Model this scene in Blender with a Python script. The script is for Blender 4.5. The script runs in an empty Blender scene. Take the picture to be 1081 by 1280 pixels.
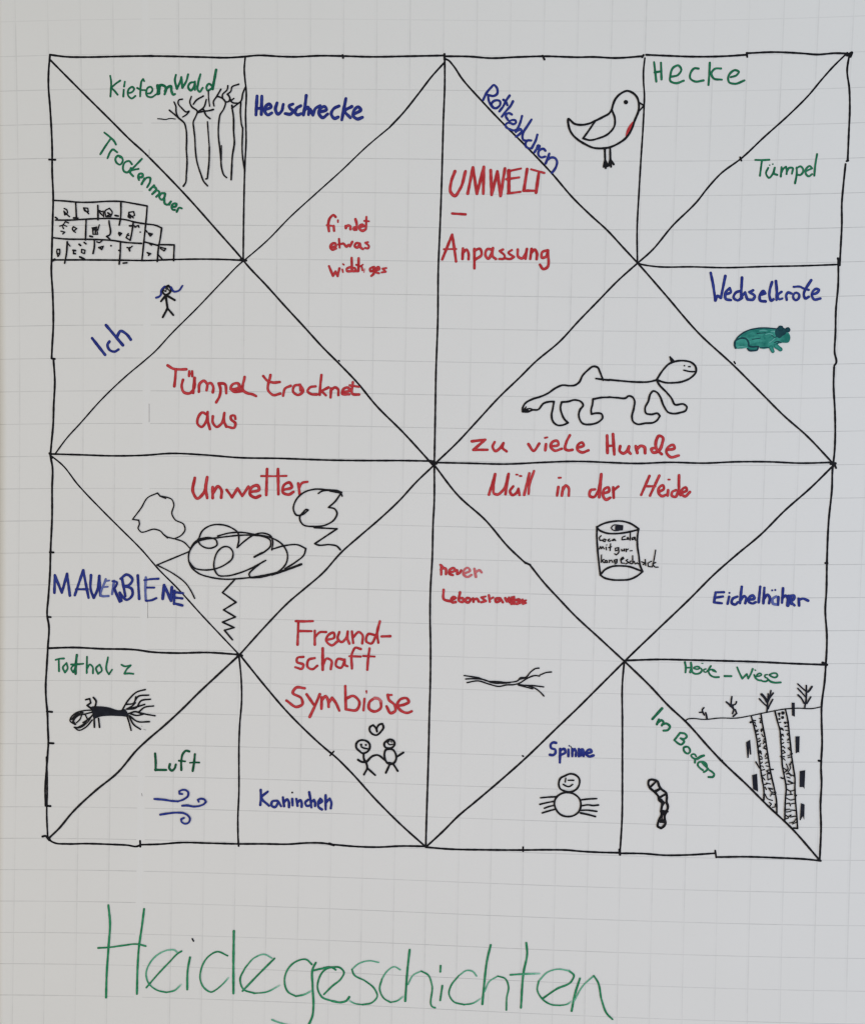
import bpy, math, random
from mathutils import Matrix, Vector
random.seed(7)
scene = bpy.context.scene
col = scene.collection

# ------------------------------------------------------------------ camera
# a phone held about 0.8 m from the sheet, turned a little off the sheet's axis
R_CAM = ((0.99912011, -0.0175382, 0.03809745),
         (0.01925973, 0.99878772, -0.04530073),
         (-0.03725677, 0.04599462, 0.99824668))
POS = (0.35293482, -0.32808555, 0.79135450)
FOC = 1300.0                     # focal length in photograph pixels (photo 1081 x 1280)
cam_d = bpy.data.cameras.new('camera')
cam = bpy.data.objects.new('camera', cam_d)
col.objects.link(cam)
fl = lambda v: Vector((v[0], -v[1], -v[2]))
ax, ay, az = fl(R_CAM[0]), -fl(R_CAM[1]), -fl(R_CAM[2])
M = Matrix(((ax.x, ay.x, az.x, POS[0]), (ax.y, ay.y, az.y, POS[1]), (ax.z, ay.z, az.z, POS[2]), (0, 0, 0, 1)))
cam.matrix_world = M
cam_d.sensor_fit = 'HORIZONTAL'
cam_d.sensor_width = 36.0
cam_d.lens = 36.0 * FOC / 1081.0
cam_d.clip_start = 0.01
cam_d.clip_end = 50
scene.camera = cam

# ------------------------------------------------------------------ light: soft indoor daylight
w = bpy.data.worlds.new('World')
scene.world = w
w.use_nodes = True
bg = w.node_tree.nodes['Background']
bg.inputs[0].default_value = (1.0, 0.978, 0.868, 1)
bg.inputs[1].default_value = 0.505

def area(name, loc, target, sx, sy, power, color):
    d = bpy.data.lights.new(name, 'AREA')
    d.shape = 'RECTANGLE'; d.size = sx; d.size_y = sy
    d.energy = power; d.color = color
    o = bpy.data.objects.new(name, d); col.objects.link(o)
    o.location = loc
    o.rotation_euler = (Vector(target) - Vector(loc)).to_track_quat('-Z', 'Y').to_euler()
    return o

area('window_light', (1.6, -0.3, 1.3), (0.34, -0.4, 0), 1.0, 1.2, 11.4, (0.480, 0.690, 1.0))
area('room_light', (-1.1, -0.6, 1.4), (0.34, -0.5, 0), 1.0, 1.0, 3.8, (1.0, 0.94, 0.79))
area('vignette_fill', (0.45, -0.60, 1.25), (0.45, -0.60, 0), 0.5, 0.5, 1.38, (1.0, 0.66, 0.76))  # added overhead fill standing in for lens vignetting: brighter centre, darker corners

vs = scene.view_settings
vs.view_transform = 'Standard'; vs.look = 'None'; vs.exposure = 0.0; vs.gamma = 1.0
vs.use_curve_mapping = False
scene.cycles.filter_width = 1.35

# ------------------------------------------------------------------ shape of the sheet
CELL = 0.025                     # printed squares of 25 mm

def relief(x, y):
    """height of the sheet above the table: long shallow waves of a rolled-out poster"""
    z = 0.0011
    z += 0.0007 * math.sin(7.5 * x + 2.1 * y + 0.6)
    z += 0.0005 * math.sin(11.0 * y - 3.0 * x + 1.9)
    z += 0.00022 * math.sin(19 * x + 13 * y) * math.sin(9 * y - 5 * x + .7)
    return z

def project(x, y, z):
    d = (Vector((x, y, z)) - Vector(POS))
    xc, yc, zc = d.dot(ax), d.dot(ay), -d.dot(az)
    return 540.5 + FOC * xc / zc, 640 - FOC * yc / zc

def on_sheet(px, py):
    """point of the sheet seen at a place of the photograph (for tracing the drawings)"""
    d = ax * ((px - 540.5) / FOC) - ay * ((py - 640) / FOC) - az
    z = 0.0011
    for _ in range(3):
        t = (z - POS[2]) / d.z
        x, y = POS[0] + d.x * t, POS[1] + d.y * t
        z = relief(x, y)
    return x, y

KC = [-0.0032, 0.0877, 0.0289, -0.0515, 0.2263, 0.0001, -0.1735, -0.0081, 0.0552, -0.0841]
KR = [-0.013, 0.067, 0.0357, -0.1647, -0.0772, -0.0399, -0.0335, -0.0035, -0.0582, 0.2946]

def print_uv(x, y):
    """printed grid coordinate: the printing is slightly out of square, and the sheet stretched"""
    px, py = project(x, y, relief(x, y))
    u = (min(max(px, -30), 1115) - 540) / 640; v = (min(max(py, -30), 1310) - 640) / 640
    b = [u ** i * v ** j for i in range(4) for j in range(4 - i)]
    return x / CELL + sum(k * q for k, q in zip(KC, b)), -y / CELL + sum(k * q for k, q in zip(KR, b))

# ------------------------------------------------------------------ materials
def nodes(name):
    m = bpy.data.materials.new(name); m.use_nodes = True
    nt = m.node_tree
    return m, nt, nt.nodes['Principled BSDF']

def math_node(nt, op, a, b=None, c=None, clamp=False):
    n = nt.nodes.new('ShaderNodeMath'); n.operation = op; n.use_clamp = clamp
    for i, s in enumerate((a, b, c)):
        if s is None: continue
        if isinstance(s, (int, float)): n.inputs[i].default_value = s
        else: nt.links.new(s, n.inputs[i])
    return n.outputs[0]

def mix_col(nt, fac, a, b):
    n = nt.nodes.new('ShaderNodeMix'); n.data_type = 'RGBA'
    for s, v in ((n.inputs['Factor'], fac), (n.inputs['A'], a), (n.inputs['B'], b)):
        if isinstance(v, (int, float)): s.default_value = v
        elif isinstance(v, tuple): s.default_value = (*v, 1)
        else: nt.links.new(v, s)
    return n.outputs['Result']

def noise(nt, vec, scale, detail=2.0, rough=0.5):
    n = nt.nodes.new('ShaderNodeTexNoise')
    n.inputs['Scale'].default_value = scale; n.inputs['Detail'].default_value = detail
    n.inputs['Roughness'].default_value = rough
    nt.links.new(vec, n.inputs['Vector'])
    return n.outputs['Fac']

def ramp(nt, fac, lo, hi, a=0.0, b=1.0):
    n = nt.nodes.new('ShaderNodeMapRange'); n.interpolation_type = 'SMOOTHSTEP'
    n.inputs['From Min'].default_value = lo; n.inputs['From Max'].default_value = hi
    n.inputs['To Min'].default_value = a; n.inputs['To Max'].default_value = b
    nt.links.new(fac, n.inputs['Value'])
    return n.outputs['Result']

PAPER = (0.800, 0.795, 0.780)

def paper_material():
    m, nt, p = nodes('squared_paper')
    uv = nt.nodes.new('ShaderNodeUVMap'); uv.uv_map = 'print'
    sep = nt.nodes.new('ShaderNodeSeparateXYZ'); nt.links.new(uv.outputs[0], sep.inputs[0])
    C, Rr = sep.outputs[0], sep.outputs[1]
    obj = nt.nodes.new('ShaderNodeTexCoord').outputs['Object']
    # printed lines
    def line(s, half, soft):
        f = math_node(nt, 'FRACT', math_node(nt, 'ADD', s, 0.5))
        d = math_node(nt, 'ABSOLUTE', math_node(nt, 'SUBTRACT', f, 0.5))
        return ramp(nt, d, half, half + soft, 1.0, 0.0)
    n_row = noise(nt, obj, 9.0, 3.0)
    n_dot = noise(nt, obj, 160.0, 2.0)
    hor = line(Rr, 0.004, 0.017)
    ver = line(C, 0.006, 0.028)
    ver2 = line(math_node(nt, 'ADD', C, 0.055), 0.004, 0.03)
    hs = math_node(nt, 'MULTIPLY', ramp(nt, n_row, 0.3, 0.7, 0.25, 0.52), ramp(nt, n_dot, 0.25, 0.7, 0.7, 1.0))
    vstr = math_node(nt, 'MULTIPLY', ramp(nt, noise(nt, obj, 12.0, 3.0), 0.35, 0.65, 0.07, 0.23), ramp(nt, n_dot, 0.25, 0.7, 0.6, 1.0))
    top = ramp(nt, Rr, -0.5, 4.5, 0.40, 1.0)
    hor = math_node(nt, 'MULTIPLY', math_node(nt, 'MULTIPLY', hor, hs), top)
    ver = math_node(nt, 'MULTIPLY', math_node(nt, 'MAXIMUM', ver, math_node(nt, 'MULTIPLY', ver2, 0.25)), vstr)
    lines = math_node(nt, 'MAXIMUM', hor, ver)
    # one column where the print is missing: a pale stripe down the sheet
    dc = math_node(nt, 'ABSOLUTE', math_node(nt, 'SUBTRACT', C, 3.99))
    wob = math_node(nt, 'MULTIPLY', math_node(nt, 'SUBTRACT', noise(nt, obj, 30.0, 2.0), 0.5), 0.10)
    dc = math_node(nt, 'ADD', dc, wob)
    gap = ramp(nt, dc, 0.10, 0.15, 1.0, 0.0)
    stripe = math_node(nt, 'MULTIPLY', ramp(nt, dc, 0.05, 0.12, 1.0, 0.0), ramp(nt, Rr, 26.0, 29.5, 0.13, 0.0))
    lines = math_node(nt, 'MULTIPLY', lines, math_node(nt, 'SUBTRACT', 1.0, gap))
    # recycled pulp: faint clouding and fibres
    cloud = noise(nt, obj, 14.0, 5.0, 0.6)
    speck = noise(nt, obj, 420.0, 3.0, 0.7)
    base = mix_col(nt, cloud, (0.785, 0.778, 0.765), (0.812, 0.806, 0.797))
    base = mix_col(nt, ramp(nt, speck, 0.60, 0.74, 0.0, 0.18), base, (0.70, 0.69, 0.67))
    base = mix_col(nt, stripe, base, (0.84, 0.85, 0.88))
    base = mix_col(nt, lines, base, (0.33, 0.33, 0.335))
    nt.links.new(base, p.inputs['Base Color'])
    p.inputs['Roughness'].default_value = 0.78
    p.inputs['Specular IOR Level'].default_value = 0.25
    bmp = nt.nodes.new('ShaderNodeBump'); bmp.inputs['Strength'].default_value = 0.10
    bmp.inputs['Distance'].default_value = 0.0006
    nt.links.new(noise(nt, obj, 260.0, 5.0, 0.65), bmp.inputs['Height'])
    nt.links.new(bmp.outputs[0], p.inputs['Normal'])
    return m

def ink_material(name, dark, light, streak, pale=0.0, rough=0.45):
    """felt-tip ink: denser where the nib turned, paler where it ran dry"""
    m, nt, p = nodes(name)
    at = nt.nodes.new('ShaderNodeAttribute'); at.attribute_name = 'ink'
    sep = nt.nodes.new('ShaderNodeSeparateColor'); nt.links.new(at.outputs['Color'], sep.inputs[0])
    centre, load = sep.outputs[0], sep.outputs[1]
    obj = nt.nodes.new('ShaderNodeTexCoord').outputs['Object']
    n1 = noise(nt, obj, 110.0, 3.0, 0.6)
    n2 = noise(nt, obj, 900.0, 2.0, 0.6)
    f = math_node(nt, 'MULTIPLY', ramp(nt, n1, 0.35, 0.68, 0.15, 1.0), math_node(nt, 'MULTIPLY', centre, streak))
    f = math_node(nt, 'ADD', f, ramp(nt, n2, 0.45, 0.75, 0.0, 0.14), clamp=True)
    c = mix_col(nt, f, dark, light)
    dry = math_node(nt, 'SUBTRACT', 1.0, load)
    dry = math_node(nt, 'ADD', dry, math_node(nt, 'MULTIPLY', ramp(nt, n2, 0.4, 0.7, 0.0, 1.0), pale), clamp=True)
    # a thin film of ink tints the paper it lies on: paper * (ink / paper) ^ load
    full = math_node(nt, 'SUBTRACT', 1.0, dry)
    sc_ = nt.nodes.new('ShaderNodeSeparateColor'); nt.links.new(c, sc_.inputs[0])
    cb_ = nt.nodes.new('ShaderNodeCombineColor')
    for i in range(3):
        q = math_node(nt, 'POWER', math_node(nt, 'DIVIDE', sc_.outputs[i], PAPER[i]), full)
        nt.links.new(math_node(nt, 'MULTIPLY', q, PAPER[i]), cb_.inputs[i])
    nt.links.new(cb_.outputs[0], p.inputs['Base Color'])
    p.inputs['Roughness'].default_value = rough
    p.inputs['Specular IOR Level'].default_value = 0.06
    return m

INK = {
 'black': ink_material('black_ink', (0.009, 0.009, 0.011), (0.023, 0.023, 0.028), 0.6),
 'navy':  ink_material('blue_black_ink', (0.010, 0.011, 0.017), (0.026, 0.028, 0.042), 0.7),
 'green': ink_material('green_ink', (0.008, 0.120, 0.056), (0.036, 0.270, 0.135), 0.75, 0.05),
 'dark_green': ink_material('dark_green_ink', (0.007, 0.075, 0.034), (0.020, 0.160, 0.078), 0.7),
 'title_green': ink_material('dry_green_ink', (0.010, 0.180, 0.070), (0.055, 0.370, 0.180), 0.85, 0.10),
 'red':   ink_material('red_ink', (0.430, 0.024, 0.030), (0.680, 0.082, 0.092), 0.9, 0.03),
 'blue':  ink_material('blue_ink', (0.017, 0.024, 0.190), (0.048, 0.082, 0.370), 0.7),
 'teal':  ink_material('teal_ink', (0.008, 0.140, 0.118), (0.070, 0.380, 0.310), 0.85),
 'dark_teal': ink_material('dark_teal_ink', (0.010, 0.040, 0.058), (0.016, 0.085, 0.095), 0.8),
 'grey':  ink_material('printing_grey', (0.38, 0.38, 0.38), (0.48, 0.48, 0.48), 0.5),
}

# ------------------------------------------------------------------ table and sheet
def link(name, verts, faces, mat, parent=None, smooth=True):
    me = bpy.data.meshes.new(name)
    me.from_pydata(verts, [], faces); me.update()
    o = bpy.data.objects.new(name, me); col.objects.link(o)
    me.materials.append(mat)
    if smooth: me.polygons.foreach_set('use_smooth', [True] * len(me.polygons))
    if parent: o.parent = parent
    return o

def table_material():
    m, nt, p = nodes('pale_table_laminate')
    obj = nt.nodes.new('ShaderNodeTexCoord').outputs['Object']
    c = mix_col(nt, noise(nt, obj, 40.0, 4.0, 0.6), (0.50, 0.46, 0.36), (0.58, 0.54, 0.44))
    nt.links.new(c, p.inputs['Base Color'])
    p.inputs['Roughness'].default_value = 0.5
    return m

T0, T1, T2, T3, TH = -0.35, 1.05, -1.15, 0.35, 0.03
zt = -0.0012
tv = [(x, y, z) for z in (zt - TH, zt) for x, y in ((T0, T2), (T1, T2), (T1, T3), (T0, T3))]
table = link('tabletop', tv, [(4, 5, 6, 7), (3, 2, 1, 0), (0, 1, 5, 4), (1, 2, 6, 5), (2, 3, 7, 6), (3, 0, 4, 7)], table_material(), smooth=False)
table['kind'] = 'structure'

EDGE = [(-3, -0.60), (0, -0.57), (5, -0.515), (8, -0.480), (12, -0.460), (17, -0.468), (21, -0.500), (24, -0.545), (28, -0.60), (36, -0.64)]
def left_edge(r):
    for (a, ea), (b, eb) in zip(EDGE, EDGE[1:]):
        if r <= b:
            t = (r - a) / (b - a); return ea + (eb - ea) * t
    return EDGE[-1][1]

NC, NR = 112, 150
R0, R1 = -2.6, 36.4
sv, suv = [], []
for j in range(NR + 1):
    r = R0 + (R1 - R0) * j / NR
    le = left_edge(r)
    for i in range(NC + 1):
        c = le + (26.75 - le) * i / NC
        x, y = c * CELL, -r * CELL
        sv.append((x, y, relief(x, y))); suv.append(print_uv(x, y))
W1 = NC + 1
sf = [(j * W1 + i, (j + 1) * W1 + i, (j + 1) * W1 + i + 1, j * W1 + i + 1) for j in range(NR) for i in range(NC)]
# the sheet has a thickness: an underside and a cut edge
nb = len(sv)
rim = list(range(0, W1)) + [j * W1 + NC for j in range(1, NR + 1)] + [NR * W1 + i for i in range(NC - 1, -1, -1)] + [j * W1 for j in range(NR - 1, 0, -1)]
sv2 = sv + [(v[0], v[1], v[2] - 0.00014) for v in sv]
sf2 = sf + [tuple(nb + k for k in reversed(f)) for f in sf]
for a, b in zip(rim, rim[1:] + rim[:1]): sf2.append((a, b, nb + b, nb + a))
sheet = link('flipchart_sheet', sv2, sf2, paper_material())
uvl = sheet.data.uv_layers.new(name='print')
alluv = suv + suv
for lp in sheet.data.loops: uvl.data[lp.index].uv = alluv[lp.vertex_index]
sheet['label'] = 'large squared flipchart sheet covered in coloured felt-tip words and doodles on a pale table'
sheet['category'] = 'poster'

# ------------------------------------------------------------------ felt-tip strokes
STEP = 0.9                       # sampling of a stroke, photograph pixels
level = [0.00010]

def catmull(pts, closed):
    out = []
    n = len(pts)
    segs = n - 1
    for i in range(segs):
        p1, p2 = pts[i], pts[i + 1]
        p0 = pts[i - 1] if i > 0 else (pts[-2] if closed else (2 * p1[0] - p2[0], 2 * p1[1] - p2[1]))
        p3 = pts[i + 2] if i + 2 < n else (pts[1] if closed else (2 * p2[0] - p1[0], 2 * p2[1] - p1[1]))
        d = math.hypot(p2[0] - p1[0], p2[1] - p1[1])
        if d < 1e-6: continue
        # centripetal-like tangents: clamp to the segment's own length
        def tan(a, b, c):
            da, db = math.hypot(b[0] - a[0], b[1] - a[1]), math.hypot(c[0] - b[0], c[1] - b[1])
            if da < 1e-6: da = db
            if db < 1e-6: db = da
            tx = ((b[0] - a[0]) / da * db + (c[0] - b[0]) / db * da) / (da + db)
            ty = ((b[1] - a[1]) / da * db + (c[1] - b[1]) / db * da) / (da + db)
            return tx * d, ty * d
        m1, m2 = tan(p0, p1, p2), tan(p1, p2, p3)
        k = max(2, int(d / STEP))
        for q in range(k):
            t = q / k
            h00, h10, h01, h11 = 2*t**3 - 3*t*t + 1, t**3 - 2*t*t + t, -2*t**3 + 3*t*t, t**3 - t*t
            out.append((h00*p1[0] + h10*m1[0] + h01*p2[0] + h11*m2[0], h00*p1[1] + h10*m1[1] + h01*p2[1] + h11*m2[1]))
    out.append(pts[-1])
    return out

def split_corners(pts, limit):
    runs, cur = [], [pts[0]]
    for i in range(1, len(pts)):
        cur.append(pts[i])
        if i < len(pts) - 1:
            a = (pts[i][0] - pts[i-1][0], pts[i][1] - pts[i-1][1]); b = (pts[i+1][0] - pts[i][0], pts[i+1][1] - pts[i][1])
            la, lb = math.hypot(*a), math.hypot(*b)
            if la > 1e-6 and lb > 1e-6 and math.degrees(math.acos(max(-1, min(1, (a[0]*b[0] + a[1]*b[1]) / la / lb)))) > limit:
                runs.append(cur); cur = [pts[i]]
    runs.append(cur)
    return [r for r in runs if len(r) > 1]

class Ink:
    def __init__(s):
        s.v, s.f, s.c = [], [], []
        s.z = level[0] + random.random() * 1e-6
        level[0] += 4e-6
    def vert(s, px, py, centre, load):
        x, y = on_sheet(px, py)
        s.v.append((x, y, relief(x, y) + s.z)); s.c.append((centre, load, 0, 1))
        return len(s.v) - 1
    def disc(s, px, py, r, load=1.0, rough=0.06):
        s.z += 1e-6
        c = s.vert(px, py, 1, load)
        ring = []
        for k in range(14):
            a = -2 * math.pi * k / 14
            rr = r * (1 + rough * random.uniform(-1, 1))
            ring.append(s.vert(px + rr * math.cos(a), py + rr * math.sin(a), 0, load))
        for k in range(14): s.f.append((c, ring[k], ring[(k + 1) % 14]))
    def poly(s, pts, load=1.0, smooth=True):
        s.z += 1e-6
        q = catmull(pts + [pts[0]], True)[:-1] if smooth else pts
        base = [s.vert(x, y, 0.9, load) for x, y in q]
        area2 = sum(a[0] * b[1] - b[0] * a[1] for a, b in zip(q, q[1:] + q[:1]))
        s.f.append(tuple(base if area2 < 0 else reversed(base)))
    def stroke(s, pts, w, smooth=True, l0=1.0, l1=1.0, taper=0.0, limit=72):
        closed = len(pts) > 3 and math.hypot(pts[0][0] - pts[-1][0], pts[0][1] - pts[-1][1]) < 0.3
        runs = split_corners(pts, limit) if smooth else [[a, b] for a, b in zip(pts, pts[1:])]
        total = sum(math.hypot(b[0] - a[0], b[1] - a[1]) for a, b in zip(pts, pts[1:])) or 1
        ph = random.uniform(0, 6.28); ph2 = random.uniform(0, 6.28)
        run_len = 0.0
        for ri, r in enumerate(runs):
            q = catmull(r, closed and len(runs) == 1)
            s.z += 1.5e-6
            pos, lens = [], run_len
            rows = []
            n = len(q)
            for i, (x, y) in enumerate(q):
                if i: lens += math.hypot(x - q[i-1][0], y - q[i-1][1])
                a, b = q[max(0, i - 1)], q[min(n - 1, i + 1)]
                tx, ty = b[0] - a[0], b[1] - a[1]; tl = math.hypot(tx, ty) or 1
                nx, ny = -ty / tl, tx / tl
                t = lens / total
                ww = w * (1 + 0.07 * math.sin(lens * 0.21 + ph) + 0.05 * math.sin(lens * 0.67 + ph2))
                if taper: ww *= 1 - taper * max(0, (t - 0.6) / 0.4)
                ld = l0 + (l1 - l0) * t ** 1.6
                s.z += 2e-7
                rows.append((s.vert(x + nx*ww/2, y + ny*ww/2, 0, ld), s.vert(x, y, 1, ld), s.vert(x - nx*ww/2, y - ny*ww/2, 0, ld)))
            for A, B in zip(rows, rows[1:]):
                s.f.append((A[0], A[1], B[1], B[0])); s.f.append((A[1], A[2], B[2], B[1]))
            # round ends of the nib
            for i, sg in ((0, -1), (n - 1, 1)):
                x, y = q[i]
                a, b = (q[0], q[1]) if i == 0 else (q[-2], q[-1])
                ang = math.atan2(b[1] - a[1], b[0] - a[0]) + (math.pi if sg < 0 else 0)
                t = (run_len if i == 0 else lens) / total
                ww = w * (1 + 0.07 * math.sin(t * total * 0.21 + ph) + 0.05 * math.sin(t * total * 0.67 + ph2))
                if taper: ww *= 1 - taper * max(0, (t - 0.6) / 0.4)
                ld = l0 + (l1 - l0) * t ** 1.6
                c = s.vert(x, y, 1, ld)
                fan = [s.vert(x + ww/2 * math.cos(ang + u), y + ww/2 * math.sin(ang + u), 0, ld) for u in [math.pi/2 - k * math.pi / 6 for k in range(7)]]
                for A, B in zip(fan, fan[1:]): s.f.append((c, A, B))
            run_len = lens
    def done(s, name, ink, parent, label=None):
        # all faces look up from the sheet
        fs = []
        for f in s.f:
            a, b, c = s.v[f[0]], s.v[f[1]], s.v[f[2]]
            if len(f) <= 4:
                up = sum(s.v[f[k]][0] * s.v[f[(k+1) % len(f)]][1] - s.v[f[(k+1) % len(f)]][0] * s.v[f[k]][1] for k in range(len(f)))
                if up < 0: f = tuple(reversed(f))
            fs.append(f)
        o = link(name, s.v, fs, INK[ink], parent, smooth=False)
        at = o.data.color_attributes.new('ink', 'FLOAT_COLOR', 'POINT')
        for i, c in enumerate(s.c): at.data[i].color = c
        if label: o['label'] = label
        return o

def trace(name, ink, win, w, text, label=None, parent=None, jitter=0.0):
    """win = (x0, y0, scale) of the enlargement the stroke coordinates were read from.
    entries split by ';'; options before ':'  wN width  s straight  f fades out  F fades in  p/P filled rounded/straight shape  oN dot of radius N  t tapers"""
    x0, y0, sc = win
    k = Ink()
    bold = 1.0 if name == 'print_mark' or ink == 'title_green' else 1.13
    for e in text.split(';'):
        e = e.strip()
        if not e: continue
        if e[0] == '@':                       # a different enlargement from here on
            x0, y0, sc = (float(q) for q in e[1:].split(','))
            continue
        opts = []
        if ':' in e:
            o, e = e.split(':'); opts = o.split()
        pts = [tuple(float(q) for q in p.split(',')) for p in e.split()]
        pts = [(x0 + a / sc + random.gauss(0, jitter), y0 + b / sc + random.gauss(0, jitter)) for a, b in pts]
        ww, smooth, l0, l1, tp, mode, rad, loose = w, True, 1.0, 1.0, 0.0, None, 1, False
        for q in opts:
            if q[0] == 'w': ww = float(q[1:])
            elif q == 's': smooth = False
            elif q == 'f': l1 = 0.2
            elif q == 'F': l0 = 0.45
            elif q == 'm': l0 = l1 = 0.55
            elif q == 't': tp = 0.75
            elif q == 'r': loose = True
            elif q in 'pP': mode = q
            elif q[0] == 'o': mode = 'o'; rad = float(q[1:])
        if mode in ('p', 'P'): k.poly(pts, smooth=mode == 'p')
        elif mode == 'o':
            for a, b in pts: k.disc(a, b, rad)
        else:
            if len(pts) == 1: k.disc(pts[0][0], pts[0][1], ww * bold / 2)
            else: k.stroke(pts, ww * bold, smooth, l0, l1, tp, 180 if loose else (108 if name in ('handwritten_word', 'title_letters') else 68))
    return k.done(name, ink, parent or sheet, label)

def word(text, ink, colour, win, w, strokes, **kw):
    return trace('handwritten_word', ink, win, w, strokes, colour + ' handwritten ' + text, **kw)
def doodle(name, ink, win, w, strokes, label=None, parent=None, **kw):
    return trace(name, ink, win, w, strokes, label, parent, **kw)

# ------------------------------------------------------------------ ruled black lines
WA, WB, WC = (0, 0, 3.003), (360, 0, 3.003), (720, 0, 2.994)
WD, WE, WF = (0, 300, 3.003), (360, 300, 3.003), (720, 300, 2.994)
WG, WH, WI = (0, 600, 3.003), (360, 600, 3.003), (720, 600, 2.994)
WJ, WK, WL = (0, 940, 3.003), (360, 940, 3.003), (720, 940, 2.994)

def ruled(name, label, w, *strokes):
    k = Ink()
    for st in strokes:
        ww = w
        pts = []
        for win, text in st:
            if win == 'w': ww = text; continue
            for p in text.split():
                a, b = p.split(',')
                q = (win[0] + float(a) / win[2], win[1] + float(b) / win[2])
                if not pts or math.hypot(q[0] - pts[-1][0], q[1] - pts[-1][1]) > 1.2: pts.append(q)
        k.stroke(pts, ww * 0.95, limit=60)
    return k.done(name, 'black', sheet, label)

ruled('border_line', 'black top edge line of the folding pattern', 2.7,
  [(WA, '188,204 240,211 330,213 420,211 560,209 640,210 760,213 860,215 920,211 960,207 1060,211'), (WB, '20,212 120,208 200,209 310,212 440,210 586,207')],
  [(WB, '590,210 680,211 760,217 860,213 960,210 1060,213'), (WC, '0,213 60,212 150,216 250,209')],
  [(WC, '262,204 330,207 440,211 560,209 636,204')],
  [(WC, '638,197 640,212')], [(WC, '640,198 740,194 850,199 900,203 970,198 1024,200')],
  [('w', 3.4), (WC, '1014,206 1031,196 1026,211')], [(WC, '1006,205 1020,200')],
  [(WB, '205,206 207,216')], [(WB, '955,208 962,222')], [(WC, '247,213 252,205')], [(WA, '553,209 573,209')], [(WB, '587,202 587,222')])
ruled('border_line', 'black left edge line of the folding pattern', 2.7,
  [(WA, '188,204 183,260 182,320 188,400 193,480 196,560 196,640 200,745 198,820 196,900 194,975'), (WD, '193,110 198,200 200,330 196,400 194,444 206,446')],
  [(WD, '201,448 206,530 202,620 200,690 192,780 190,808 197,850 196,930'), (WG, '196,130 190,272 188,350 182,440 178,514 183,540 180,632')],
  [('w', 2.7), (WG, '180,632 176,700 172,780 174,830 178,870 180,930 182,988'), (WJ, '180,0 174,80 170,150 172,202 190,204')],
  [('w', 2.3), (WJ, '175,20 178,130 176,240 180,325')], [(WJ, '160,318 172,316 180,325 186,332')],
  [(WA, '185,598 208,599')], [(WG, '188,271 201,272')], [(WG, '178,514 191,515')], [(WG, '176,869 196,871')], [(WG, '182,988 201,989')], [(WD, '186,800 196,818')])
ruled('border_line', 'black bottom edge line of the folding pattern', 2.6,
  [(WJ, '183,322 190,334 205,342 250,346 320,345 420,348 480,351 515,355 527,350')], [(WJ, '526,335 527,356')],
  [(WJ, '530,349 600,347 680,341 780,343 895,346 990,346'), (WK, '0,347 80,342 140,344 165,348')], [('w', 3.4), (WK, '155,345 172,351')],
  [(WK, '165,348 260,356 340,358 420,354 515,355')], [(WJ, '894,325 896,354')],
  [(WK, '517,358 600,365 740,368 880,369 980,368 1060,370'), (WL, '0,371 80,376 163,378')], [(WK, '882,358 882,373')], [('w', 3.4), (WL, '162,366 164,385')],
  [(WL, '165,380 250,381 330,387 420,386 517,380')], [(WL, '520,370 524,395')], [(WL, '525,394 640,393 760,397 860,402 915,408')])
ruled('border_line', 'black right edge line of the folding pattern', 2.7,
  [(WC, '1022,205 1014,260 1022,330 1024,400 1020,500 1016,598')], [(WC, '1012,602 1018,600')], [(WC, '1008,613 1000,690 994,760 994,840 990,920 986,990')],
  [(WC, '979,966 986,992')], [(WF, '981,72 980,170 972,260 970,350 967,420 971,463 966,469')],
  [(WF, '965,475 963,540 968,640 969,740 966,800 962,835 960,850 957,930'), (WI, '945,150 938,310 936,420 932,480 938,590 937,640 934,690 930,750 918,850 918,900 920,990'), (WL, '917,30 916,60 918,110 914,200 916,280 911,405')],
  [(WI, '932,311 940,311')], [(WL, '907,33 917,35')], [('w', 3.6), (WI, '922,684 938,692')], [('w', 3.4), (WF, '952,838 970,836')], [(WF, '962,830 972,853')])
ruled('dividing_line', 'black vertical line down the middle', 2.5,
  [(WB, '588,208 588,320 583,450 580,560 575,730 570,860 564,1000'), (WE, '562,300 555,500 552,680 549,835')],
  [(WE, '549,835 548,1000'), (WH, '545,150 541,300 535,400 533,500 535,640 534,760 530,900 528,1000'), (WK, '524,120 520,240 517,355')])
ruled('dividing_line', 'black horizontal line across the middle', 2.5,
  [(WD, '190,803 300,806 420,810 540,808 640,801 760,806 900,817 1060,820'), (WE, '60,823 150,826 300,828 440,828 545,830')],
  [(WE, '540,835 680,838 820,841 950,835 1060,831'), (WF, '40,829 110,832 230,836 350,832 480,835 600,830 720,830 840,835 962,832')], [('w', 3.8), (WE, '534,830 556,838')])
ruled('dividing_line', 'short black vertical line between the pine trees and the word Heuschrecke', 2.4,
  [(WA, '921,210 917,260 920,300 924,335 922,430 924,520 919,630 915,800 913,975')])
ruled('dividing_line', 'short black vertical line right of the bird', 2.4,
  [((800, 60, 7.207), '42,88 30,200 30,300 38,420'), (WC, '254,400 250,480 242,600 235,720 228,860 229,982')])
ruled('dividing_line', 'short black vertical line left of the word Kaninchen', 2.4,
  [(WG, '897,660 905,740 907,830 900,920 897,1010'), (WJ, '897,60 897,150 893,250 894,342')])
ruled('dividing_line', 'short black vertical line left of the worm', 2.6,
  [(WI, '180,680 173,760 173,900 173,1010'), (WL, '173,60 173,140 172,240 164,378')])
ruled('dividing_line', 'short black horizontal line under the stone wall', 2.4,
  [(WA, '196,975 330,975 460,976 560,977 640,974 760,972 860,974 916,977')], [('w', 3.6), (WA, '903,974 924,977')])
ruled('dividing_line', 'short black horizontal line above the word Wechselkröte', 2.4,
  [(WC, '230,985 250,990 290,996 440,998 550,1001 700,997 850,994 986,989')])
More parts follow.
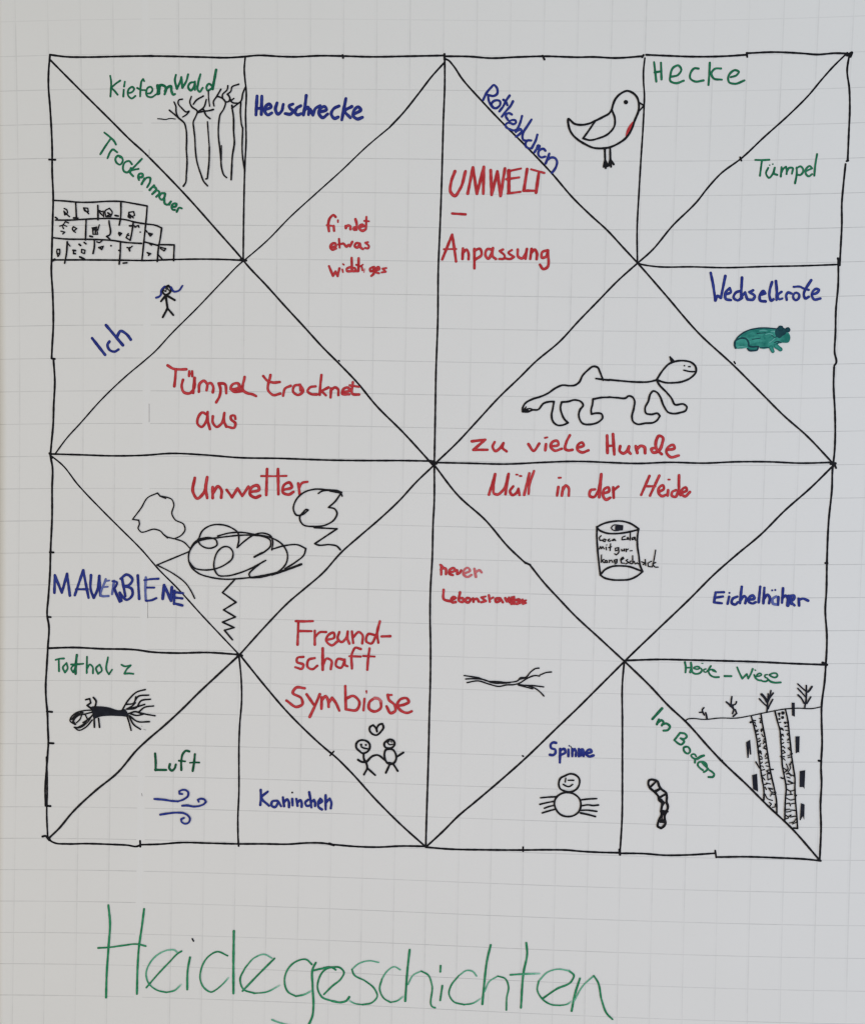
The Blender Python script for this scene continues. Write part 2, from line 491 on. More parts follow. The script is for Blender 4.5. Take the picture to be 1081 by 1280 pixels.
ruled('dividing_line', 'short black horizontal line above the word Tothholz', 2.7,
  [(WG, '180,632 270,629 380,634 520,639 560,645 660,650 780,648 900,656')], [('w', 3.6), (WG, '890,655 908,660')])
ruled('dividing_line', 'short black horizontal line above the words Heide Wiese', 2.7,
  [(WI, '180,676 320,672 420,674 540,677 680,681 800,687 938,692')])
ruled('dividing_line', 'black diagonal line from the upper left corner to the lower right corner', 2.5,
  [(WA, '190,225 300,336 420,455 490,525 540,570 575,605 700,735 820,870 912,975'), (WD, '925,90 1000,170 1070,248'), (WE, '60,325 130,402 190,462 260,535 330,620 430,720 547,848')],
  [(WE, '547,842'), (WH, '640,60 740,150 830,255 892,313')], [(WH, '890,310 909,319')], [(WH, '906,317 960,385 1020,450 1070,503'), (WI, '90,595 182,680')],
  [('w', 2.7), (WI, '180,678 280,775 345,845 410,905 500,1005'), (WL, '545,35 640,125 720,205 800,280 912,407')])
ruled('dividing_line', 'black diagonal line from the upper right corner to the lower left corner', 2.4,
  [(WC, '1014,197 960,250 920,295 870,355 800,425 700,515 620,590 540,650 490,705 455,750 360,845 280,940 230,984'), (WF, '200,112 160,148 80,230 10,302'), (WE, '1020,380 925,460 870,515 800,582 700,690 640,755 548,843')],
  [(WE, '548,845 480,910'), (WH, '420,75 340,150 270,210 200,272 130,350 60,410 10,452'), (WG, '1000,545 900,656')],
  [('w', 2.7), (WG, '900,656 820,730 740,805 690,855 620,920 550,980 520,1008'), (WJ, '440,80 360,145 270,230 220,290 182,326')],
  [(WC, '613,588 618,601')])
ruled('dividing_line', 'thin black diagonal line from the top centre to the left centre', 1.9,
  [('w', 2.5), (WB, '588,232 540,285 490,350 430,425 380,478')], [(WB, '380,478 300,545 200,640 100,730 10,812'), (WA, '1000,905 916,977'), (WD, '905,85 840,150 740,255 640,355 580,420 540,455 480,505 380,600 300,690 250,745 208,802')])
ruled('dividing_line', 'black diagonal line from the top centre to the right centre', 2.5,
  [(WB, '590,220 600,224 620,245 650,290 720,370 800,455 900,555 990,650 1070,743'), (WC, '60,810 110,855 180,930 232,986'), (WF, '330,200 460,350 590,470 680,560 780,660 860,730 960,835')])
ruled('dividing_line', 'thin black diagonal line from the left centre to the bottom centre', 2.0,
  [(WD, '190,808 235,845 290,915'), (WG, '380,110 450,180 530,260 600,340 660,400 760,510 840,595 898,656')],
  [('w', 2.5), (WG, '900,656 1000,780 1070,862'), (WH, '60,935 155,1021'), (WK, '170,12 230,70 330,180 420,270 517,357')], [(WK, '158,14 172,-2')])
ruled('dividing_line', 'black diagonal line from the right centre to the bottom centre', 2.6,
  [(WF, '960,846 880,925'), (WI, '780,115 690,205 600,280 520,350 420,450 310,555 182,678 130,730 70,790 10,850'), (WH, '1010,930 930,1008'), (WK, '890,25 800,105 700,190 640,240 580,300 518,357')])
for st, lab in (([(WE, '190,452 193,454')], 'black pen dot on the diagonal above the word trocknet'), ([(WF, '591,455 595,462')], 'black pen dot beside the diagonal left of the toad'),
                ([(WK, '880,15 883,17')], 'black pen dot beside the diagonal left of the word Spinne'), ([((800, 875, 9.827), '985,748 1010,742')], 'black pen tick on the diagonal right of the word Boden')):
    ruled('ink_dot', lab, 2.0, st)
trace('print_mark', 'grey', (150, 440, 10.66), 0.55, '390,690 390,850; 390,850 390,930', 'faint grey upright dashes of misprinted grid')
trace('print_mark', 'grey', (115, 160, 9.008), 0.55, '645,240 645,325', 'faint grey upright dash of misprinted grid beside the upper left diagonal')
trace('print_mark', 'grey', (55, 705, 5.689), 0.55, '738,265 738,385', 'faint grey upright dash of misprinted grid under the word Mauerbiene')
trace('print_mark', 'grey', (0, 940, 3.003), 0.7, '532,156 534,166', 'tiny grey misprinted dash left of the wind swirls')

# ------------------------------------------------------------------ words
word('Kiefern', 'green', 'green', (130, 80, 10.81), 2.1, """85,155 98,240 95,330 88,435; 220,220 150,270 108,318 145,360 185,410; 283,235 272,300; 268,345 262,435;
 330,390 380,375 408,330 385,305 350,320 322,375 332,430 375,462 425,428; 545,228 530,200 512,222 497,300 490,435; 450,320 500,345 560,350; 575,395 630,388 657,340 635,305 600,312 572,370 585,430 640,445 708,405;
 w3.4:725,288 733,340 728,400; w3:735,300 745,395; w3:745,360 755,300; w2.8:728,290 790,282 832,308 838,340 820,405; w2.8:825,360 870,305 900,295 915,370 940,412 960,402""")
word('Wald', 'green', 'green', (190, 80, 8.0), 2.4, """240,105 230,150 250,245 285,165 294,128 305,235 345,165 362,100; 425,178 385,185 362,230 388,262 422,220 430,172 430,255;
 485,100 462,190 458,255 475,275 508,235; 605,218 570,195 545,230 555,262 592,245 622,160; w2.8:642,55 625,150 608,250""")
word('Trockenmauer', 'green', 'green', (115, 160, 9.008), 2.2, """140,48 210,105 250,145 270,182; 212,115 150,205 95,292; 175,338 215,255 230,240 285,270; 320,330 300,308 265,340 275,385 315,410 348,365 330,322 300,308;
 450,405 420,370 380,378 350,430 362,485 395,498 430,470; 562,345 500,410 420,492; 525,458 470,468 420,485 440,515 465,540; w2.7:440,450 430,490;
 w2.5:530,555 570,545 570,515 540,512 520,550 530,582; w2.4:592,565 560,630; 570,610 625,555 655,558 655,600 622,665; w2.4:700,645 648,695; w2.4:650,698 690,660 718,672 725,690 680,742; w2.4:680,740 730,700 755,712 760,730 725,772;
 w2.4:820,732 780,735 760,782 785,806 820,770 825,740 812,800; w2.4:815,800 822,850 850,862 890,825; 890,825 872,862; w2.5:900,882 942,882 952,852 920,850 897,890 912,918 935,920; w2.4:955,942 985,895 1012,903""")
word('Heuschrecke', 'blue', 'blue', (310, 110, 7.207), 3.5, """82,70 72,240; 125,70 120,236; 78,182 120,180; 160,192 210,165 195,142 162,160 152,210 178,240 215,222; 262,132 248,195 270,233 300,210 318,145; 405,142 370,160 378,180 405,205 385,232 335,228;
 475,158 438,180 425,218 445,240 480,228; 525,65 515,150 500,240; 510,195 540,170 550,190 545,238; 560,190 585,242 610,180 650,158; 655,212 708,192 692,165 655,180 640,230 672,265 718,232;
 820,160 775,182 750,230 780,272 812,260; 882,92 865,180 845,285; 935,165 872,205 922,265; 955,232 1015,192 995,168 958,195 948,250 985,277 1030,262""")
word('Rotkehlchen', 'blue', 'blue', (598, 100, 18.017), 2.7, """105,440 190,270 280,165 345,105 400,150 430,230 415,310 350,350 210,330; 215,350 235,470 290,570 330,610; 290,520 340,470 410,450 480,470 490,540 450,600 380,630 320,610 285,540;
 700,345 620,460 560,580 470,700; 560,440 610,470 650,560; 775,475 720,580 640,670 525,820; 750,770 690,740 640,755 615,800 660,890; w2.4:690,925 760,895 830,905 842,955 785,990 720,965 650,962 607,1010 622,1060 700,1100 800,1130 850,1115; 980,805 940,950 900,1050 840,1165;
 @638,140,16.41; 150,375 200,345 228,385 185,450 110,502; 430,150 340,290 270,400 243,500 262,568 330,585; w2.5:425,580 345,582 308,640 320,708 380,740 440,735; 550,460 520,570 460,690 435,740; w2.5:490,822 540,740 565,680 595,690 570,760; w2.6:715,790 680,752 620,762 568,825 580,890 620,925 712,910; 795,850 760,950 720,1050; 765,970 830,930 910,940 952,1010 940,1100 900,1180 850,1240""")
word('Hecke', 'green', 'green', (800, 60, 7.207), 2.4, """125,125 145,300; 187,130 192,280; 130,217 190,207; 275,257 340,240 370,190 345,155 300,172 272,240 272,295 320,314 392,292; 525,183 490,180 455,220 450,270 490,298 570,290;
 627,130 622,230 615,330; 728,182 672,185 640,230 660,270 735,283; 815,260 868,242 888,212 855,197 815,220 792,265 800,305 850,320 938,290""")
word('Tümpel', 'green', 'green', (935, 185, 10.81), 2.2, """95,158 200,160 285,155; 185,165 158,370; 270,265 240,340 280,400 330,350 358,262; 356,270 352,345 392,360; o0.9:290,228; o1:332,215; 450,255 440,382; 445,330 475,275 510,250 520,300 518,350; 520,320 555,265 598,265 590,345;
 655,260 655,345 632,475; 650,272 708,245 745,300 702,362 655,355; 782,308 862,272 832,240 782,280 778,345 815,380 862,350; 930,80 905,230 892,370""")
word('Umwelt', 'red', 'red', (545, 200, 7.207), 3.3, """170,100 135,200 133,290 165,322 215,260 265,100; 285,300 332,65 368,302 430,60 425,302; 492,90 500,312 552,100 580,322 620,75; w4:655,95 655,285; w2.5:660,97 765,75; w2.5:632,172 748,155; w2.5:645,300 760,285; 820,80 790,275; w2.8:785,275 880,275; w2.4:855,82 975,115; w3.4:925,115 900,292""")
doodle('handwritten_dash', 'red', (545, 200, 7.207), 2.9, '145,480 265,488', 'red handwritten dash under the word Umwelt')
word('Anpassung', 'red', 'red', (545, 200, 7.207), 3.0, """55,895 145,670 165,800 180,912; w2.2:70,802 182,800; 242,795 238,890; 242,835 275,805 292,840 292,892; 345,800 345,975; 345,815 395,798 410,850 350,897;
 505,805 462,802 445,860 468,888 500,840 512,792 512,870 538,890; w2.6:602,805 572,818 618,868 612,885 568,890; w2.6:682,810 652,830 702,872 670,890 620,885; 735,805 742,872 770,886 808,840 818,800 805,888; 860,800 848,890; 855,840 890,805 908,840 905,892; 1000,812 955,830 955,880 990,870 1008,812 988,975 968,982 935,942""")
word('findet', 'red', 'red', (400, 260, 12.01), 2.9, """235,132 205,103 155,140 125,230 135,345; w2:100,255 175,265; 205,268 212,340; o1.2:268,190; w1.8:270,180 270,210; 385,265 388,300; 385,295 425,258 452,270 458,315; 545,288 512,290 508,322 545,322; 532,165 550,230 548,322; 598,282 660,270 640,245 600,262 595,310 640,340 672,325; w2.3:697,130 690,315; w2:665,190 735,197""")
word('etwas', 'red', 'red', (400, 260, 12.01), 2.8, """165,580 240,568 230,530 182,535 155,580 185,622 242,605; w2.4:285,462 295,592; w2.4:275,545 350,530; 365,542 400,580 430,548 450,575 485,505; 600,530 545,525 520,570 555,592 600,540 610,590 645,615; w2.4:720,510 680,520 735,575 725,600 675,598""")
word('wichtiges', 'red', 'red', (400, 260, 12.01), 2.7, """135,870 195,1015 235,950 265,1020 292,905; w2:335,920 345,960; w2:345,838 358,850; 455,885 402,910 405,945 460,948; 475,745 480,940; 480,915 515,895 545,945; 580,752 578,945; w2.2:545,850 612,872 625,862; 420,946 570,948; w2.2:628,880 638,932; o1.1:642,848; w1.2 m:668,912 660,962; 790,885 750,912 762,950 800,930 812,885 802,990 770,1018; 830,932 890,912 880,885 838,912 840,960 885,977; w2.2:995,900 938,908 985,955 925,965; w2.5:800,940 850,920""")
word('Ich', 'blue', 'blue', (105, 345, 8.315), 3.2, '85,645 220,818; w2.9:265,680 246,710 270,770 320,785 360,762; 230,510 405,718; 345,625 380,572 450,610 487,660')
word('Tümpel', 'red', 'red', (200, 450, 8.315), 3.0, """80,55 140,90 200,97 275,95; 165,97 160,180 150,272; 240,205 226,270 250,335 310,345 352,300 362,185; 358,185 345,340; w2.6:305,115 303,165; w2.6:335,115 337,168; w2.2:305,140 335,142; 405,330 418,240 455,215 490,250 485,315; 490,252 525,238 555,280 550,335; 610,242 628,290 622,370 585,440; 615,242 672,248 690,345;
 735,302 790,300 832,282 815,245 760,250 735,292 760,322 860,322; 820,255 828,312; 880,175 870,320 910,345 960,355 1000,375""")
word('trocknet', 'red', 'red', (320, 455, 7.721), 2.9, """140,105 125,265 165,298 235,285; 70,115 110,160 165,178 230,173; 262,305 282,235 335,210; 425,200 372,210 358,265 405,298 455,262 425,200 430,255; 575,215 522,225 498,262 535,290 590,293; 632,105 622,200 615,295; 700,225 632,260 675,302; 720,322 725,235; 725,250 765,225 790,240 795,300; 838,270 905,252 890,228 845,240 830,285 900,292; 935,175 935,290 995,294; w2.6:905,205 995,220""")
word('aus', 'red', 'red', (200, 450, 8.315), 2.9, """495,572 440,545 396,600 395,670 430,695 480,640 496,540 500,640 520,718; 550,585 550,650 590,695 640,660 670,550 668,640 690,692; 785,612 775,578 738,582 738,612 785,660 775,700 690,690""")
word('Wechselkröte', 'blue', 'blue', (880, 335, 7.207), 3.0, """58,42 80,150 100,292 120,250 150,268 190,70; 190,237 240,215 230,180 195,215 195,278 240,288; 330,205 285,220 265,268 300,290 340,268; 340,85 330,275; 338,255 368,218 385,275; 440,200 405,215 455,255 440,282 390,282; 505,240 550,228 535,205 502,240 505,292 552,300; @955,340,14.41; 140,180 100,320 95,440 130,515 165,490; 210,160 225,330 220,500; w2.6:310,355 255,400 240,440 270,490 325,475; w2.8:405,500 397,410 425,368 490,385; w2.6:570,370 525,410 530,480 570,505 620,470 625,400 570,370; w2.6:530,265 650,265 710,295 800,320; 845,145 770,260 730,330 713,420 740,475 800,445; w2.8:870,400 950,372 985,320 940,300 880,340 858,430 895,490 1010,475""")
word('zu', 'red', 'red', (580, 535, 7.721), 3.0, '75,128 205,112 90,210 225,210; 295,135 275,180 300,222 350,190 380,145 370,190 410,225')
word('viele', 'red', 'red', (580, 535, 7.721), 3.0, '620,155 670,220 725,150; 790,155 783,215; w2.4:780,95 802,90; 842,177 910,160 900,125 855,132 835,180 870,217 942,200; 1020,70 985,140 978,205 1000,215 1045,210; 1095,190 1155,165 1140,140 1100,160 1095,210 1135,235 1200,215')
word('Hunde', 'red', 'red', (720, 535, 7.721), 3.3, '298,72 302,240; 355,58 368,255; w2.6:310,172 365,170; 425,175 420,222 455,245 495,215 510,178 505,225 525,248; 575,175 590,240; 582,212 625,172 655,182 665,242; 760,192 725,202 740,235 790,225 830,150 835,90 802,75 770,130 780,210 825,252; w3:872,212 950,190 940,165 890,182 870,230 910,280 990,265')
word('Müll', 'red', 'red', (600, 580, 7.721), 2.9, '85,295 145,98 130,220 135,285 165,295 215,260 275,95 245,292; 320,215 288,265 310,300 350,280 370,237 380,300; w2:348,102 362,103; w2:382,115 398,116; 475,90 425,298; 520,68 475,200 468,288')
word('in', 'red', 'red', (600, 580, 7.721), 3.0, '755,222 742,305; w2.4:758,133 778,132; 800,225 788,305; 795,255 830,207 850,225 855,305')
word('der', 'red', 'red', (730, 580, 7.721), 3.0, '105,245 65,252 55,310 90,320 130,270 150,200 165,98; w3.6:165,98 152,230 145,320; 190,282 240,262 235,225 197,240 183,310 210,345 252,325; 280,225 285,325; 280,255 330,217')
word('Heide', 'red', 'red', (730, 580, 7.721), 2.9, '630,115 550,298; 725,112 635,305; w2.5:590,215 685,215; 725,267 770,237 760,205 725,225 720,285 750,310 795,295; 810,252 805,305; w2:812,150 825,150; 885,252 850,270 845,305 880,317 905,270 915,108 915,240 928,302; 945,277 990,252 980,225 950,240 940,290 970,312 1020,270')
word('Unwetter', 'red', 'red', (230, 575, 5.148), 3.3, '70,115 60,210 85,248 125,215 150,110 140,180 150,245; 185,175 185,245; 188,210 222,170 240,190 240,242; w3:275,192 310,240 345,182 375,232 415,172; 425,207 485,187 475,165 437,175 425,220 460,242 490,230; w3:535,58 530,225; w3.2:605,58 608,220; w2.2:497,103 580,104 660,102; w3:640,192 695,172 680,145 645,160 638,210 675,222 705,205; w3:735,150 745,220; w2.6:740,182 760,148 795,140')
word('Mauerbiene', 'blue', 'blue', (55, 705, 5.689), 2.9, """75,205 78,80 128,205 165,70 185,225; 220,222 280,45 300,150 318,240; w2.5:228,180 312,180; 335,80 335,190 355,240 375,200 395,85; 395,90 402,225; m w2.4:440,108 412,228 460,228; m w2:435,122 465,118; m w2:422,165 455,162; m w2.6:500,120 485,215; w2.2:488,122 520,130 505,172; w3:500,175 540,268;
 555,100 580,230; 545,105 590,75 630,110 605,150 572,157 625,178 630,220 590,255 545,215; 540,205 552,262; 668,82 678,248; w2.6 m:725,95 722,180 725,260; w2.3:715,115 760,108 815,105; w2.3:735,168 785,168; w2.6:728,262 765,258 800,243; w3.3:845,248 855,150 905,260; w3.3:910,165 905,262; w2.6:930,190 925,285; w2.8:925,200 990,208; w2.8:935,240 985,245; w3:925,280 985,295""")
word('Tothholz', 'green', 'green', (60, 810, 7.721), 2.0, """75,115 110,105 155,102; 105,112 108,225; 180,145 145,190 165,237 190,200 180,145; 255,160 225,200 245,237 265,190 280,70 268,250; 225,160 290,158 342,153; 378,85 375,242; 375,205 408,160 430,180 435,245; 500,160 465,195 485,250 520,220 500,160; 580,90 570,225 590,255 620,210; 710,162 735,176 800,168; 798,170 762,205 738,248; 740,250 775,246 825,250""")
doodle('ink_correction', 'dark_green', (60, 810, 7.721), 2.6, '280,68 268,160 268,250; w2:262,158 300,156', 'dark green thick overwritten stroke of a letter')
word('Freund-', 'red', 'red', (355, 765, 6.359), 2.7, """115,75 108,260; 95,73 160,75 230,73; 115,152 220,153; 245,150 245,260; 250,195 285,162 335,160; 345,222 400,202 395,165 357,180 335,225 380,266 425,235; 440,160 428,215 455,240 495,205 507,155 505,215 520,252; 540,155 550,247; 550,200 598,160 622,180 622,250; 715,182 672,175 655,235 690,252 730,190 762,75 740,170 750,245; 775,195 845,193""")
word('schaft', 'red', 'red', (355, 765, 6.359), 2.7, """155,357 105,368 102,395 155,422 145,450 90,440; 245,367 197,380 190,440 225,456 265,428; w3.2:308,290 308,460; 310,420 342,370 375,385 372,455; 480,382 427,375 415,430 450,445 478,400 482,378 488,425 505,432; 610,295 567,285 545,320 540,450; w2.4:520,352 610,355; 680,290 668,380 662,460; w2.4:630,350 720,355""")
word('Symbiose', 'red', 'red', (355, 765, 6.359), 3.0, """165,607 95,603 70,640 140,690 147,732 105,755 20,705; 180,655 235,735; 285,655 245,750 205,835; 298,770 300,680; 300,705 332,670 350,700 355,755; 355,725 382,682 410,720 440,785; 487,590 492,775; 492,690 550,668 600,720 580,777 490,775; w2.6:640,690 632,783; o1.2:655,630; w1.6:656,628 656,645; 720,685 680,717 677,770 720,792 768,765 770,710; m:770,710 750,690 720,685; w2.4:855,660 825,662; 825,660 832,695 880,742 885,785 850,805 815,750; 905,747 960,735 992,715 980,690 930,692 900,740 930,785 985,802 1015,790""")
word('neuer', 'red', 'red', (540, 700, 8.315), 2.8, '95,55 95,152; 100,85 140,90 145,147; w2.6:85,50 112,75 90,100; 185,132 240,105 225,85 185,102 180,145 215,157; 260,107 262,145 290,132 302,108; m w2.4:335,142 395,107 370,80 335,102 325,150 370,177 410,155; m:440,92 455,175; m w2.6:450,130 495,107 515,130')
word('Lebensraum', 'red', 'red', (540, 700, 8.315), 2.9, """120,310 125,410 192,430; 205,417 245,395 225,382 200,405 212,442 245,437; 290,337 285,430 320,437 320,398 290,398; 365,395 345,427 375,442 400,410 365,395; 425,400 430,435; 430,418 465,402 485,432; w2.5:555,380 512,390 560,427 510,440; w2.5:590,367 600,435; w2.5:600,408 635,390; 700,397 660,407 665,437 700,425 710,400 735,440; 760,397 778,430 800,392 805,440; w3:830,390 825,455; w3:850,385 850,455; w3:835,425 900,410 890,455 860,452; w2.6:910,412 912,450 940,412 942,455; w2.4:975,420 945,428 975,447 945,457""")
word('Spinne', 'blue', 'blue', (670, 920, 11.636), 2.8, '290,102 250,95 210,130 220,178 275,200 280,250 245,280 200,275; 350,190 347,280 345,388; 355,207 410,190 425,240 360,277; 470,198 468,295; o1:480,145; 525,190 525,295; 530,225 562,190 578,220 575,292; 620,190 620,295; 628,215 675,195 690,225 690,292; w2.4:645,205 645,290; w2.2:665,215 668,285; 730,257 808,225 790,200 742,215 727,265 770,300 832,285')
doodle('pen_mark', 'black', (670, 920, 11.636), 0.9, '500,150 515,175', 'thin black pen mark above the word Spinne')
word('Eichelhäher', 'blue', 'blue', (880, 725, 7.721), 2.9, """110,120 102,165 95,215; w2.6:110,120 190,118; w2.6:105,172 180,160; w2.6:95,217 170,225; 240,162 225,230; o1.3:243,125; 320,160 272,185 265,222 300,237 325,215; 362,65 352,150 345,225; 352,195 388,155 405,175 395,225; 430,192 485,177 470,150 437,165 430,210 470,227 495,215; 540,65 525,215; 580,75 570,225; 575,185 612,142 630,165 625,225; m:695,160 660,182 665,230 698,237; 715,165 712,240; o1.3:655,100 685,97; 760,80 750,220; 755,175 785,150 800,170 800,245; w3.6:812,155 806,245; w3:810,155 868,155 860,190 822,200 870,245; w3:835,170 840,230; 910,180 915,247; 910,195 950,180 1002,200""")
word('Heide-Wiese', 'green', 'green', (850, 824, 18.017), 2.0, """w2.3:105,70 125,180 118,300; w2.4:240,80 252,180 225,295; w1.7:130,195 240,190; w1.8:300,200 340,175 400,170 438,190 420,217 360,225 310,208; 265,240 272,290 320,325 400,330 460,300 490,250 470,212; w1.7:575,222 530,240 535,285 590,290 620,250; 690,155 640,240 642,300 690,370 770,405 870,405; w1.9:645,245 700,235 760,245 805,288 735,262; w1.1:485,95 510,95; w2.2:1000,382 1150,384;
 @916,830,16.89; 85,70 140,200 195,310 290,215 320,310 370,220 415,105; w1.4:460,128 475,135; 445,230 470,290 530,340 600,350; w1.8:490,262 560,255 602,230 578,200 535,207 495,245; w1.8:722,225 670,240 680,285 720,300 738,335 700,367 620,365; w1.9:770,225 850,195 920,205 937,250 890,287 820,270 765,232; w2.2:735,325 790,370 880,395 1005,390""")
word('Im', 'green', 'green', (800, 875, 9.827), 2.5, 'w2.9:268,105 150,235; 230,240 205,300; 222,275 262,250 285,270 265,315; 270,302 320,290 365,330 340,370 285,378')
word('Boden', 'green', 'green', (800, 875, 9.827), 2.2, """490,405 420,495; 490,405 555,420 572,450 545,478 495,472; 500,475 540,510 500,550 460,530 420,495; @850,915,21.33; 160,395 95,420 95,490 140,555 205,580 260,530 250,450 200,400 160,395;
 w2:425,655 390,602 320,598 290,630 320,680 400,720 470,715; w3:630,632 560,655 460,715; 400,720 390,820; 600,1020 520,960 465,870 490,815 560,798 640,812 700,870 705,935 640,885 590,830; 740,980 690,1040 630,1072; 700,940 760,1010 840,1060 905,1140 885,1190 750,1205""")
word('Luft', 'dark_green', 'green', (180, 930, 11.636), 2.5, '163,140 172,260 170,385; 165,378 325,380; 378,295 370,355 408,390 445,360 465,300; w2.4:660,110 612,100 570,140 545,240 545,380; w2:510,245 600,255; 742,150 730,270 710,395; w2:670,275 740,270 805,272')
word('Kaninchen', 'blue', 'blue', (315, 980, 9.827), 2.7, '108,75 110,170 103,260; 195,95 118,168 210,270; 310,207 252,215 240,265 280,287 315,240 322,215 358,275; 380,165 395,275; 392,232 435,190 452,220 455,287; 495,185 500,265; 545,185 560,270; 557,235 595,200 610,230 610,282; 690,195 655,230 670,270 725,262; 703,102 720,200 730,290; 728,225 762,195 775,230 775,272; 820,242 862,212 840,180 815,222 822,290 860,315; 905,140 905,315; 908,230 955,180 975,230 968,300')
doodle('ink_dot', 'black', (315, 980, 9.827), 2.6, 'o1.2:495,107', 'black dot over the i of Kaninchen')

T1, T2w, T3w, T4w = (110, 1120, 6.359), (240, 1150, 6.006), (390, 1160, 6.006), (540, 1160, 4.504)
tl = word('Heidegeschichten, the large title', 'title_green', 'green', T1, 2.2, 'w2.7:163,75 176,210 165,400 150,620 145,808; w2.6:447,105 430,240 405,420 395,580 390,780; w2.1:82,415 170,410 280,395 400,385 460,400; w2:465,730 560,620 650,525 720,455 745,440; F w1.9:710,450 690,432 650,430 560,465 490,540 463,620 480,690 550,750 625,768; f w1.9:625,768 690,752 742,705; w2.5:812,490 795,580 790,745')
doodle('title_letters', 'title_green', T2w, 2.1, 'w2:268,270 190,240 120,280 70,370 63,450 95,515 145,543 190,520; f w1.8:190,520 235,480 275,435; w2.9:315,85 312,300 312,553; w2.3:620,290 500,410 380,535; F w1.8:600,288 545,260 470,285 400,360; 400,360 362,450 385,520 470,552; f w1.8:470,552 560,542 660,492; 900,335 862,300 770,320 715,380 695,460 720,540 780,574; f:780,574 840,562 905,530; w2.6:930,322 910,360 906,500 912,650 905,720 880,781 850,830; w2.5:912,380 1000,362 1075,355; m w1.9:600,750 650,770 690,781 760,800', None, tl)
doodle('title_letters', 'title_green', T3w, 2.0, 'w2.4:90,300 150,298 178,316; w2.2:90,500 150,440 220,380 240,335 210,300 150,297 95,318 50,390 43,460 75,520 150,550; w2.7:150,550 220,560 262,545 280,520; m w1.7:500,260 430,248 350,270 300,312; 300,312 312,347 400,400 470,460 490,515 450,562 380,577; f w1.7:380,577 320,568 275,545; m w1.7:662,315 620,293 560,330 525,385; 525,385 508,460 540,530 590,560; f w1.8:590,560 640,548 685,515; w2.6:733,165 715,330 700,550; m w1.7:720,425 760,355 820,325; 820,325 872,355 900,430 914,598 925,600; w2.2:965,285 963,330; w2.3:978,435 962,545', None, tl)
doodle('title_letters', 'title_green', T4w, 2.0, 'm w1.8:250,272 230,247 200,240 150,270; 150,270 105,330 95,370 120,415 180,433; f w1.8:180,433 230,425 275,398; w2.6:330,97 310,180 295,300 283,430; m w1.7:295,360 320,305 370,272; 370,272 412,287 430,330 420,395 418,463; w2.6:530,85 535,140 515,250 500,450; f w2.3:440,265 520,260 605,258; w2.3:620,400 700,345 785,300 798,268 770,242; m w1.8:770,242 710,233 650,250 600,300; 600,300 592,350 620,400 670,432 720,437; f w1.8:720,437 760,430 785,415; w2.6:832,285 805,370 785,468; m w1.7:800,410 850,325 910,270; w2.3:910,270 930,300 955,410 985,485 1015,515', None, tl)
doodle('ink_dot', 'navy', T1, 1.4, 'w1.7:830,342 840,360', 'dark dot over the i of the title')

# ------------------------------------------------------------------ doodles
WT = (190, 80, 8.0)
doodle('tree_drawing', 'black', WT, 1.7, 'w1.2:58,545 95,548 135,553 180,543 235,548; w1.9:175,460 230,505 285,552 325,590 340,640 348,760 345,850 352,960 345,1100 335,1190 315,1220; 222,378 240,420 243,480 270,545; 305,350 270,358 262,385 300,440 350,478 372,470; 372,475 345,505 308,528', 'black leftmost bare tree with a bent trunk')
doodle('tree_drawing', 'black', WT, 1.8, '395,322 380,380 395,420 455,475 440,520 415,575 420,650 430,740 435,850 450,970 490,1100 520,1175 558,1218; 415,400 440,365 515,318; 545,352 520,430 460,477; w2:465,482 530,470 570,465 615,453; 470,470 510,448 530,472; 520,465 545,515 582,545; w1.5:565,265 568,340 578,420; w1.5:556,575 565,700 575,830; w1.9:575,830 572,980 562,1080 555,1145 540,1148', 'black bare tree with two trunk lines')
doodle('tree_drawing', 'black', WT, 1.8, '690,250 650,320 615,380 622,418; 650,320 700,338 735,378 722,440 680,512 672,560 665,700 680,850 690,960 700,1050 725,1115 748,1135; w1.4:695,815 695,960; 760,215 755,250 705,310 708,345; 868,200 800,230 790,270 755,300 780,340 770,372 735,378; w2:755,300 770,315', 'black bare tree with crossing branches')
doodle('tree_drawing', 'black', WT, 1.8, 'w2:800,412 803,440 815,520 818,680 825,780 805,920 798,1050 793,1155; 800,440 860,395 890,370 910,290 935,230; 780,340 790,365 820,342; 780,362 810,385 865,390; 890,380 885,480 895,600; w2:895,600 908,640; 908,640 905,900 925,1050', 'black bare tree nearest the upright line')

